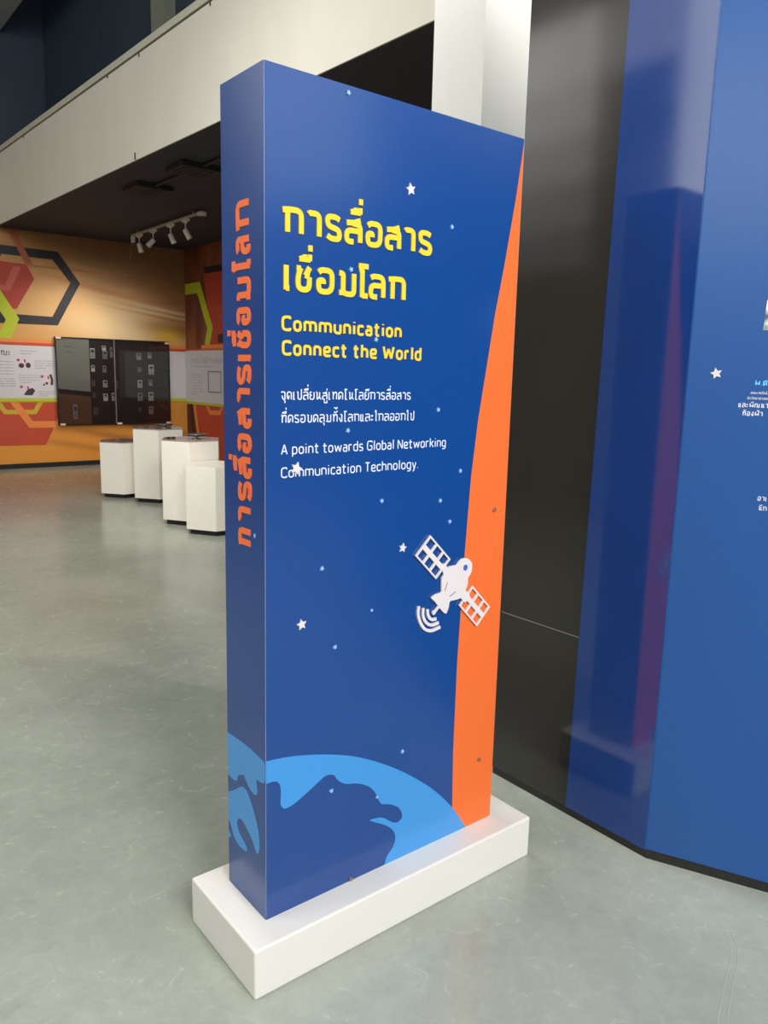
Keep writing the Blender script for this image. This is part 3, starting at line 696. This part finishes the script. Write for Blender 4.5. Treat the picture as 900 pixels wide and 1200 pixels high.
# vertical lettering: reads upwards, tops of the letters away from the front edge
VERT = Fr((0, 0.0595, 0), (0, 0, 1), (0, 1, 0), (-1, 0, 0))
SX = [(1.085,1.131),(1.142,1.183),(1.196,1.246),(1.252,1.303),(1.312,1.358),(1.370,1.418),(1.428,1.464),(1.471,1.518),(1.525,1.544),(1.551,1.597),(1.606,1.647),(1.655,1.714),(1.724,1.757),(1.762,1.803),(1.813,1.880)]
SX[14] = (1.817, 1.880)
bm = NB(); write(bm, 'การสื่อสารเชื่อมโลก', VERT, 0, 0, .0655, .0148, 0, .002, boxes=SX)
child('vertical_text', bm, MT['side_orange'], side, label='orange Thai lettering running up the narrow face')

# stars
for i, (x, z) in enumerate([(0.410,1.952),(0.084,1.281),(0.101,0.896),(0.417,1.050)]):
    bm = NB(); star(bm, x, z, (.0155, .0160, .0145, .0135)[i], FRONT, 0, .003, (.2, -.35, .15, -.2)[i], .48)
    child('star', bm, MT['white_acrylic'], front, label='white raised star')
for i, (x, z) in enumerate([(0.218,2.129),(0.552,1.882),(0.233,1.745),(0.312,1.587),(0.527,1.414),(0.231,1.366),(0.618,1.245),(0.342,1.183),(0.546,1.167),(0.585,1.105),(0.159,1.029),(0.317,0.895),(0.201,0.818),(0.437,0.463),(0.196,0.424),(0.350,0.354)]):
    bm = NB(); star(bm, x, z, .0066 if i not in (11, 15) else .0048, FRONT, 0, .0035, .2*((i*7) % 5-2), .5)
    child('star', bm, MT['star_blue'], front, label='small pale blue star')
bm = NB(); star(bm, 0.047, 1.12, .006, SIDE, 0, .0012, .3, .5); child('star', bm, MT['star_blue'], side, label='small pale blue star')

# satellite cut-out
SAT = [(0.584,0.977),(0.595,0.978),(0.615,0.978),(0.621,0.987),(0.634,0.994),(0.650,0.994),(0.663,0.988),(0.675,0.975),(0.675,0.953),(0.669,0.942),(0.660,0.935),(0.661,0.916),(0.655,0.903),(0.649,0.895),(0.640,0.882),(0.627,0.876),(0.591,0.876),(0.589,0.857),(0.580,0.840),(0.571,0.845),(0.553,0.863),(0.544,0.874),(0.535,0.884),(0.519,0.897),(0.538,0.905),(0.559,0.906),(0.558,0.925),(0.557,0.948),(0.565,0.956),(0.572,0.966)]
T0, T1_ = 0.0025, 0.0075
bm = NB(); plate(bm, smooth(SAT, .006), FRONT, T0, T1_)
plate(bm, [(.554,.981),(.565,.989),(.590,.965),(.568,.951)], FRONT, T0, T1_-.00003)
plate(bm, [(.648,.904),(.672,.880),(.655,.860),(.632,.880)], FRONT, T0, T1_-.00003)
ribbon(bm, [(.556,.871),(.536,.853)], .008, FRONT, T0, T1_-.00006)
disc(bm, .533, .852, .0062, .0062, FRONT, T0, T1_-.00009)
for x_, z_ in ((.60, .93), (.64, .96)): disc(bm, x_, z_, .006, .006, FRONT, .0, T0+.001, 10)
sat = child('satellite', bm, MT['white_acrylic'], sign, label='white raised satellite cut-out')
def panel_grid(q):
    """white lattice of 3 x 2 open cells"""
    bm = NB(); A, B_, C_, D_ = [Vector(p_) for p_ in q]
    def at(u, v): return tuple((A*(1-u)+B_*u)*(1-v) + (D_*(1-u)+C_*u)*v)
    us = [0, .055, .305, .375, .635, .70, .945, 1]; vs = [0, .065, .40, .60, .935, 1]
    k = 0
    for i in range(0, 7, 2):
        plate(bm, [at(us[i], 0), at(us[i+1], 0), at(us[i+1], 1), at(us[i], 1)], FRONT, T0, T1_)
    for j in range(0, 5, 2):
        for i in (1, 3, 5):
            plate(bm, [at(us[i], vs[j]), at(us[i+1], vs[j]), at(us[i+1], vs[j+1]), at(us[i], vs[j+1])], FRONT, T0, T1_)
    disc(bm, *at(.5, .5), .005, .005, FRONT, 0, T0+.001, 10)
    return bm
def sub(name, bm, m, label=None): return child(name, bm, m, sat, label=label)
sub('solar_panel', panel_grid([(0.510,1.075),(0.589,0.998),(0.536,0.948),(0.458,1.024)]), MT['white_acrylic'], 'white lattice solar panel on the blue ground')
sub('solar_panel', panel_grid([(0.681,0.907),(0.758,0.831),(0.706,0.780),(0.630,0.856)]), MT['white_acrylic'], 'white lattice solar panel on the orange stripe')
for pts in ([(0.511,0.864),(0.513,0.847),(0.526,0.831),(0.546,0.831)], [(0.495,0.871),(0.494,0.850),(0.505,0.828),(0.527,0.814),(0.555,0.818)], [(0.479,0.879),(0.476,0.856),(0.487,0.828),(0.504,0.807),(0.528,0.798),(0.562,0.804)]):
    bm = NB(); ribbon(bm, pts, .0085, FRONT, 0.0, .005, .02); sub('signal_wave', bm, MT['white_acrylic'], 'white curved signal wave')
bm = NB(); disc(bm, .648, .966, .0085, .0090, FRONT, T1_, T1_+.0006); sub('lens_dot', bm, MT['lens'], 'blue round dot')
bm = NB(); ribbon(bm, [(.580,.933),(.571,.909)], .002, FRONT, T1_, T1_+.0004); ribbon(bm, [(.613,.900),(.591,.890)], .002, FRONT, T1_, T1_+.0004)
sub('engraved_line', bm, MT['slit'])
# screws
for x, z in ((0.761,1.123),(0.748,0.344),(0.2645,0.1395)):
    bm = NB(); tube(bm, [(x, -0.0002, z), (x, -0.004, z)], [.0062, .0062], 14); tube(bm, [(x, -0.004, z), (x, -0.0075, z)], [.0048, .0030], 14)
    child('screw', bm, MT['steel'], front, label='small metal screw head')

# ================================================================== PEDESTALS
def hexpts(cx, cy, ap, rot):
    R_ = ap/math.cos(math.pi/6)
    return [(cx+R_*math.sin(rot+i*math.pi/3), cy+R_*math.cos(rot+i*math.pi/3)) for i in range(6)]
UP = Fr((0, 0, 0), (1, 0, 0), (0, 1, 0), (0, 0, 1))
def pedestal(cx, cy, ap, rot, h, label, top):
    t = thing('display_pedestal', label, 'pedestal', (cx, cy, 0), 'white hexagonal pedestals')
    bm = NB(); plate(bm, hexpts(cx, cy, ap-0.035, rot), UP, 0.0, 0.05); child('toe_kick', bm, MT['kick_black'], t, label='black recessed base')
    bm = NB(); plate(bm, hexpts(cx, cy, ap, rot), UP, 0.05, h-0.012)
    es = [e for e in bm.edges if abs(e.verts[0].co.z-e.verts[1].co.z) > 0.1]
    bmesh.ops.bevel(bm, geom=es, offset=0.004, segments=2, affect='EDGES')
    child('cabinet_body', bm, MT['ped_white'], t)
    bm = NB(); plate(bm, hexpts(cx, cy, ap-0.002, rot), UP, h-0.012, h); child('top_board', bm, top, t, label='glossy reflective top')
    return t
AP = 0.272
pedestal(2.485, 7.705, AP-0.012, math.radians(22), .660, 'low white hexagonal pedestal, farthest from the sign, left of a taller one', MT['ped_top'])
pedestal(2.700, 7.175, AP, math.radians(22), .845, 'tall white hexagonal pedestal in front of the display case, holding a dark dish', MT['ped_top'])
pedestal(2.450, 5.735, AP, math.radians(28), .836, 'tall white hexagonal pedestal nearer the sign, holding a dark dish and black knobs', MT['ped_top'])
pedestal(2.440, 5.170, AP, math.radians(28), .640, 'low white hexagonal pedestal, nearest the sign and partly hidden behind it', MT['ped_white'])
def dish(cx, cy, z, label):
    t = thing('display_dish', label, 'dish', (cx, cy, z), 'dark dishes on the pedestals')
    bm = NB(); lathe(bm, cx, cy, [(.045, z), (.045, z+.006), (.014, z+.010), (.014, z+.022), (.03, z+.026)], 24); child('foot', bm, MT['chrome'], t, True)
    bm = NB(); lathe(bm, cx, cy, [(.03, z+.026), (.085, z+.036), (.104, z+.050), (.098, z+.050), (.06, z+.040), (.01, z+.034)], 32); child('bowl', bm, MT['dark_glass'], t, True)
    bm = NB(); lathe(bm, cx, cy, [(.1045, z+.0495), (.1045, z+.0525), (.098, z+.0525), (.098, z+.0502)], 32); child('rim', bm, MT['chrome'], t, True)
dish(2.715, 7.02, .845, 'dark shallow dish on the tall pedestal in front of the display case')
dish(2.475, 5.66, .836, 'dark shallow dish on the tall pedestal nearer the sign')
for x, y, lb in ((2.235, 5.78, 'left small black knob on the tall pedestal nearer the sign'), (2.285, 5.78, 'right small black knob on the tall pedestal nearer the sign')):
    t = thing('black_knob', lb, 'knob', (x, y, .836), 'small black knobs')
    bm = NB(); lathe(bm, x, y, [(.018, .836), (.020, .840), (.016, .854), (.008, .858)], 16); child('cap', bm, MT['kick_black'], t, True)

# ================================================================== INFO PANELS ON THE WALLS
def textlines(bm, x0, x1, ztop, n, pitch, hgt, fr, t0, t1, seed):
    rnd = random.Random(seed)
    for i in range(n):
        xe = x1 if i < n-1 else x0+(x1-x0)*0.6
        x = x0
        while x < xe-.01:
            wd = rnd.uniform(.03, .09)
            rect(bm, x, min(x+wd, xe), ztop-i*pitch-hgt, ztop-i*pitch, fr, t0, t1); x += wd+rnd.uniform(.006, .015)
    return bm
ip = thing('information_board', 'long white information panel with pink photos across the orange mural wall', 'panel', (2.2, FARW, 1.0))
bm = NB(); rect(bm, 0.2, XSIDE-0.012, 1.045, 1.812, FAR, 0.0032, 0.010); child('white_board', bm, MT['panel_white'], ip)
bm = NB(); rect(bm, 0.2, XSIDE-0.012, 1.812, 1.855, FAR, 0.0032, 0.010); child('red_border', bm, MT['m_red2'], ip, label='red border')
bm = NB(); rect(bm, 0.2, XSIDE-0.012, 1.855, 1.900, FAR, 0.0032, 0.010); child('orange_border', bm, MT['m_orange'], ip, label='orange border')
bm = NB(); rect(bm, 0.2, XSIDE-0.012, 0.992, 1.045, FAR, 0.0032, 0.010); child('lime_border', bm, MT['m_lime'], ip, label='lime green border')
bm = NB(); write(bm, 'สรรณะ', FAR, 1.70, 1.66, .075, .013, .010, .0106, x1=2.04); child('heading_text', bm, MT['text_dark'], ip)
bm = NB()
textlines(bm, 1.2, 2.07, 1.58, 6, .045, .014, FAR, .010, .0104, 1); textlines(bm, 1.2, 2.09, 1.33, 5, .035, .014, FAR, .010, .0104, 2)
textlines(bm, 2.17, 2.42, 1.74, 2, .04, .014, FAR, .010, .0104, 3); textlines(bm, 2.36, 2.64, 1.60, 4, .035, .012, FAR, .010, .0104, 4)
textlines(bm, 2.14, 2.42, 1.385, 4, .035, .012, FAR, .010, .0104, 5); textlines(bm, 2.40, 2.64, 1.145, 3, .03, .012, FAR, .010, .0104, 6)
child('text_lines', bm, MT['text_grey'], ip)
for cx, cz, rx, kind in ((2.225, 1.555, .12, 0), (2.545, 1.32, .11, 1), (2.25, 1.165, .12, 2)):
    bm = NB(); disc(bm, cx, cz, rx*.9, .085, FAR, .010, .0104, 24); ph = child('printed_photo', bm, MT['pink'], ip)
    bm = NB()
    if kind == 0:
        disc(bm, cx-.045, cz-.035, .04, .035, FAR, .0104, .0108); disc(bm, cx+.05, cz-.03, .035, .04, FAR, .0104, .0108)
    elif kind == 1:
        ribbon(bm, [(cx+.035, cz+.08), (cx+.06, cz+.0), (cx+.05, cz-.08)], .035, FAR, .0104, .0108); disc(bm, cx-.02, cz-.055, .02, .02, FAR, .0104, .0108); disc(bm, cx-.06, cz-.075, .015, .015, FAR, .0104, .0108)
    else:
        plate(bm, [(cx-.06, cz-.075), (cx+.06, cz-.08), (cx+.105, cz-.01), (cx+.07, cz+.03), (cx-.0, cz+.01)], FAR, .0104, .0108)
    child('photo_figure', bm, MT['charcoal'], ip)
    bm = NB(); disc(bm, cx-.085, cz+.045, .022, .02, FAR, .0104, .0110); child('photo_heart', bm, MT['crimson'], ip)
    bm = NB(); ribbon(bm, [(cx, cz+.055), (cx+.012, cz+.01)], .022, FAR, .0104, .0110); child('photo_accent', bm, MT['crimson'], ip)
ip2 = thing('information_board', 'white information panel with a dark outlined square on the red side wall', 'panel', (XSIDE, 9.8, 1.0))
bm = NB(); rect(bm, 8.0, FARW-0.012, .995, 1.828, SIDEW, .002, .010); child('white_board', bm, MT['panel_white'], ip2)
bm = NB(); rect(bm, 8.0, FARW-0.012, 1.828, 1.858, SIDEW, .002, .010); child('red_border', bm, MT['m_salmon'], ip2, label='red border')
bm = NB(); rect(bm, 8.0, FARW-0.012, .955, .995, SIDEW, .002, .010); child('lime_border', bm, MT['m_lime'], ip2, label='lime green border')
SWT = Fr((XSIDE, 0, 0), (0, -1, 0), (0, 0, 1), (-1, 0, 0))
bm = NB(); write(bm, 'เทคโนโลยีการสื่อสาร', SWT, -10.74, 1.625, .075, .013, .010, .0106, x1=-9.45); child('heading_text', bm, MT['text_grey'], ip2)
bm = NB(); textlines(bm, -10.74, -9.40, 1.585, 1, .03, .016, SWT, .010, .0104, 8); textlines(bm, -10.72, -10.30, 1.45, 8, .045, .012, SWT, .010, .0104, 9); child('text_lines', bm, MT['text_grey'], ip2)
bm = NB(); ring(bm, [(9.65, 1.17), (10.11, 1.17), (10.11, 1.505), (9.65, 1.505)], [(9.67, 1.185), (10.085, 1.185), (10.085, 1.49), (9.67, 1.49)], SIDEW, .010, .0106); child('square_outline', bm, MT['text_dark'], ip2)

# ================================================================== DISPLAY CASE AND ITS PHONES
CX0, CX1, CZ0, CZ1 = 2.660, 4.452, .632, 1.962
case = thing('display_case', 'dark glass fronted wall display case of old mobile phones on orange mural', 'display case', (3.55, FARW, .63))
CF = Fr((0, FARW, 0), (1, 0, 0), (0, 0, 1), (0, -1, 0))
bm = NB(); rect(bm, CX0, CX1, CZ0, CZ1, CF, .011, .030); child('back_board', bm, MT['case_black'], case)
bm = NB()
for r_ in ((CX0, CX1, CZ0, CZ0+.012), (CX0, CX1, CZ1-.012, CZ1), (CX0, CX0+.01, CZ0+.012, CZ1-.012), (CX1-.01, CX1, CZ0+.012, CZ1-.012)):
    rect(bm, r_[0], r_[1], r_[2], r_[3], CF, .030, .072)
child('case_frame', bm, MT['case_black'], case)
bm = NB(); plate(bm, [(CX0+.012, 1.19), (3.165, 1.145), (3.165, CZ1-.014), (CX0+.012, CZ1-.014)], CF, .030, .034); child('flat_sheet', bm, MT['case_grey'], case, label='pale grey flat sheet')  # plain grey plate across the upper left of the case
bm = NB(); plate(bm, [(CX0+.012, CZ0+.014), (3.165, CZ0+.014), (3.165, 1.07), (CX0+.012, 1.12)], CF, .030, .034); child('flat_sheet', bm, MT['case_brown'], case, label='brown flat sheet')  # plain brown plate below the grey one
bm = NB(); rect(bm, 3.63, CX1-.02, 1.06, 1.80, CF, .030, .034); child('flat_sheet', bm, MT['case_dark'], case, label='charcoal flat sheet')  # plain charcoal plate behind the right door
bm = NB(); rect(bm, 3.535, 3.551, CZ0+.012, CZ1-.012, CF, .030, .0725); child('divider', bm, MT['divider'], case)
bm = NB(); rect(bm, CX0+.012, 3.534, CZ0+.013, CZ1-.013, CF, .068, .071); child('glass_door', bm, MT['glass'], case)
bm = NB(); rect(bm, 3.552, CX1-.012, CZ0+.013, CZ1-.013, CF, .068, .071); child('glass_door', bm, MT['glass'], case)
for x, z in ((2.665, 1.932), (4.375, 1.922), (2.678, .634), (3.553, .634), (4.37, .634)):
    bm = NB(); rect(bm, x, x+.075, z, z+.028, CF, .0725, .078); child('clip', bm, MT['clip'], case)
bm = NB(); rect(bm, 2.78, 2.90, 1.815, 1.827, CF, .034, .0346); rect(bm, 2.82, 2.92, 1.735, 1.745, CF, .034, .0346); child('caption_text', bm, MT['divider'], case)
# phones, each its own thing, named by column and row
cols = ['first column from the left', 'second column from the left', 'third column, by the middle divider', 'fourth column from the left', 'rightmost column']
PH = [  # x, z, w, h, style, column, row, kind
 (2.915,.836,.062,.22,'phone_grey',None,'grey long mobile phone alone on the brown sheet of the display case','bar'),
 (3.213,1.733,.075,.155,'phone_pale',0,'top','bar'),(3.212,1.503,.055,.10,'phone_pale',0,'second','flip'),(3.212,1.277,.050,.09,'phone_dark',0,'third','flip'),(3.214,1.092,.050,.085,'phone_dark',0,'fourth','bar'),(3.228,.846,.070,.12,'phone_dark',0,'bottom','bar'),
 (3.392,1.820,.062,.075,'phone_pale',1,'top','flip'),(3.404,1.716,.075,.125,'phone_grey',1,'second','bar'),(3.390,1.498,.058,.105,'phone_grey',1,'third','bar'),(3.392,1.269,.066,.105,'phone_pale',1,'fourth','bar'),(3.392,1.059,.070,.115,'phone_pale',1,'bottom','flip'),
 (3.505,1.754,.040,.16,'phone_grey',2,'top','bar'),(3.575,1.255,.045,.12,'phone_dark',2,'middle','bar'),(3.510,1.066,.045,.125,'phone_pale',2,'bottom','bar'),
 (3.945,1.708,.075,.105,'phone_grey',3,'top','flip'),(3.950,1.505,.055,.075,'phone_grey',3,'second','bar'),(3.952,1.273,.075,.120,'phone_pale',3,'third','bar'),(3.950,1.067,.080,.130,'phone_grey',3,'fourth','bar'),(3.940,.861,.042,.085,'phone_dark',3,'bottom','bar'),
 (4.125,1.730,.060,.095,'phone_grey',4,'top','flip'),(4.145,1.506,.085,.150,'phone_pale',4,'second','bar'),(4.128,1.296,.060,.095,'phone_grey',4,'third','flip'),(4.130,1.075,.080,.135,'phone_pale',4,'fourth','bar'),(4.128,.852,.072,.125,'phone_grey',4,'bottom','bar'),
]
tone = {'phone_pale': 'pale', 'phone_grey': 'grey', 'phone_dark': 'dark'}
for x, z, w_, h_, st, ci, row, kind in PH:
    lb = row if ci is None else '%s mobile phone in the display case, %s, %s row' % (tone[st], cols[ci], row)
    t = thing('mobile_phone', lb, 'mobile phone', (x, FARW-.034, z), 'mobile phones in the wall case')
    b0 = .030 if ci is not None and ci < 3 and not (ci == 2 and x > 3.55) else .034
    if ci is not None and x > 3.55 and (z < 1.05 or x < 3.62): b0 = .030
    bm = NB(); y0, y1 = FARW-b0-.0168, FARW-b0-.0008
    if kind == 'bar':
        box(bm, x-w_/2, x+w_/2, y0, y1, z-h_/2, z+h_/2, min(.006, w_*.15))
        child('phone_body', bm, MT[st], t)
        bm = NB(); box(bm, x-w_*.36, x+w_*.36, y0-.0012, y0, z+h_*.05, z+h_*.38); child('screen', bm, MT['phone_screen'], t, label='dark screen')
        bm = NB()
        for i in range(3):
            for j in range(4): box(bm, x-w_*.36+i*w_*.26, x-w_*.36+i*w_*.26+w_*.18, y0-.0012, y0, z-h_*.42+j*h_*.11, z-h_*.42+j*h_*.11+h_*.07)
        child('keypad', bm, MT['phone_keys'], t)
    else:
        box(bm, x-w_/2, x+w_/2, y0, y1, z-h_/2, z-h_*.02, .004); child('phone_body', bm, MT[st], t)
        bm = NB(); box(bm, x-w_/2, x+w_/2, y0+.003, y1, z+h_*.02, z+h_/2, .004); child('flip_lid', bm, MT[st], t)
        bm = NB(); box(bm, x-w_*.3, x+w_*.3, y0+.0018, y0+.003, z+h_*.12, z+h_*.42); child('screen', bm, MT['phone_screen'], t, label='dark screen')
        bm = NB(); box(bm, x-w_*.42, x+w_*.42, y1-.012, y1-.002, z-h_*.03, z+h_*.03); child('hinge', bm, MT['phone_keys'], t)

# ================================================================== TRACK LIGHT AND CEILING BOXES
trk = thing('track_light', 'white track light with four spot heads hanging under the dark ceiling', 'track light', (3.53, 8.8, 3.447))
RZ = 3.40
bm = NB(); box(bm, 3.505, 3.540, 7.70, 9.92, RZ-.012, RZ+.012); child('rail', bm, MT['rail_grey'], trk)
bm = NB(); box(bm, 3.495, 3.550, 7.62, 7.74, RZ-.03, RZ+.012, .004); box(bm, 3.495, 3.550, 7.58, 7.62, RZ-.045, RZ+.0, .004); child('feed_box', bm, MT['lamp_white'], trk)
bm = NB(); box(bm, 3.503, 3.542, 9.86, 9.93, RZ-.10, RZ-.012, .004); child('end_cap', bm, MT['lamp_white'], trk)
bm = NB()
for y in (7.9, 9.7):
    bm = NB(); tube(bm, [(3.5225, y, RZ+.01), (3.5225, y, 3.447)], .006, 8); child('hanger', bm, MT['rail_grey'], trk)
bm = NB(); tube(bm, [(3.52, 9.90, RZ-.10), (3.50, 9.93, RZ-.17), (3.52, 9.96, RZ-.25), (3.50, 9.99, RZ-.32)], .004, 6); child('cable', bm, MT['cable'], trk)
for y, dv in ((9.66, (.22, -.10, -.97)), (9.16, (-.45, .35, -.55)), (8.58, (.34, -.22, -.9)), (8.12, (.40, -.25, -.85))):
    bm = NB(); box(bm, 3.497, 3.548, y-.075, y+.075, RZ-.045, RZ-.012, .004); lathe(bm, 3.5225, y, [(.028, RZ-.06), (.028, RZ-.045)], 14)
    hd = child('spot_head', bm, MT['lamp_white'], trk)
    d = Vector(dv).normalized(); piv = Vector((3.5225, y, RZ-.155))
    bm = NB(); tube(bm, [(3.5225, y, RZ-.06), tuple(piv)], .008, 10); child('stem', bm, MT['lamp_white'], hd)
    bm = NB(); c0 = piv - d*.02; tube(bm, [tuple(c0), tuple(c0+d*.012), tuple(c0+d*.125), tuple(c0+d*.128)], [.026, .033, .036, .036], 18); child('lamp_can', bm, MT['lamp_white'], hd, False)
    bm = NB(); tube(bm, [tuple(c0+d*.1281), tuple(c0+d*.130)], [.030, .029], 18); child('lens', bm, MT['case_grey'], hd)
    m_ = c0 + d*.16
    spot('spot_head_lamp', tuple(m_), (2.2+(9.9-y)*0.75, FARW, 1.35), 42, 75, 0.9, (1, 0.94, 0.86), 0.03)
for (x0, x1, y0, y1), lb in (((2.40, 2.80, 6.82, 7.24), 'dark square box on the dark ceiling, farther of two above the pedestals'), ((2.40, 2.82, 5.70, 6.10), 'dark square box on the dark ceiling, nearer of two above the pedestals')):
    t = thing('ceiling_box', lb, 'box', ((x0+x1)/2, (y0+y1)/2, 3.447), 'dark boxes on the ceiling')
    bm = NB(); box(bm, x0, x1, y0, y1, 3.395, 3.447, .006); child('housing', bm, MT['black_box'], t)
    bm = NB()
    for i in range(6): box(bm, x0+.04+i*.055, x0+.06+i*.055, y0+.04, y1-.04, 3.390, 3.395)
    child('grille', bm, MT['kick_black'], t)
t = thing('conduit_pipe', 'thin black conduit running along the dark ceiling between the two boxes', 'pipe', (2.62, 5.4, 3.46))
bm = NB(); tube(bm, [(2.60, 6.82, 3.429), (2.62, 6.10, 3.429)], .018, 10); tube(bm, [(2.62, 5.70, 3.429), (2.64, 4.2, 3.429)], .018, 10)
child('pipe', bm, MT['black_box'], t)
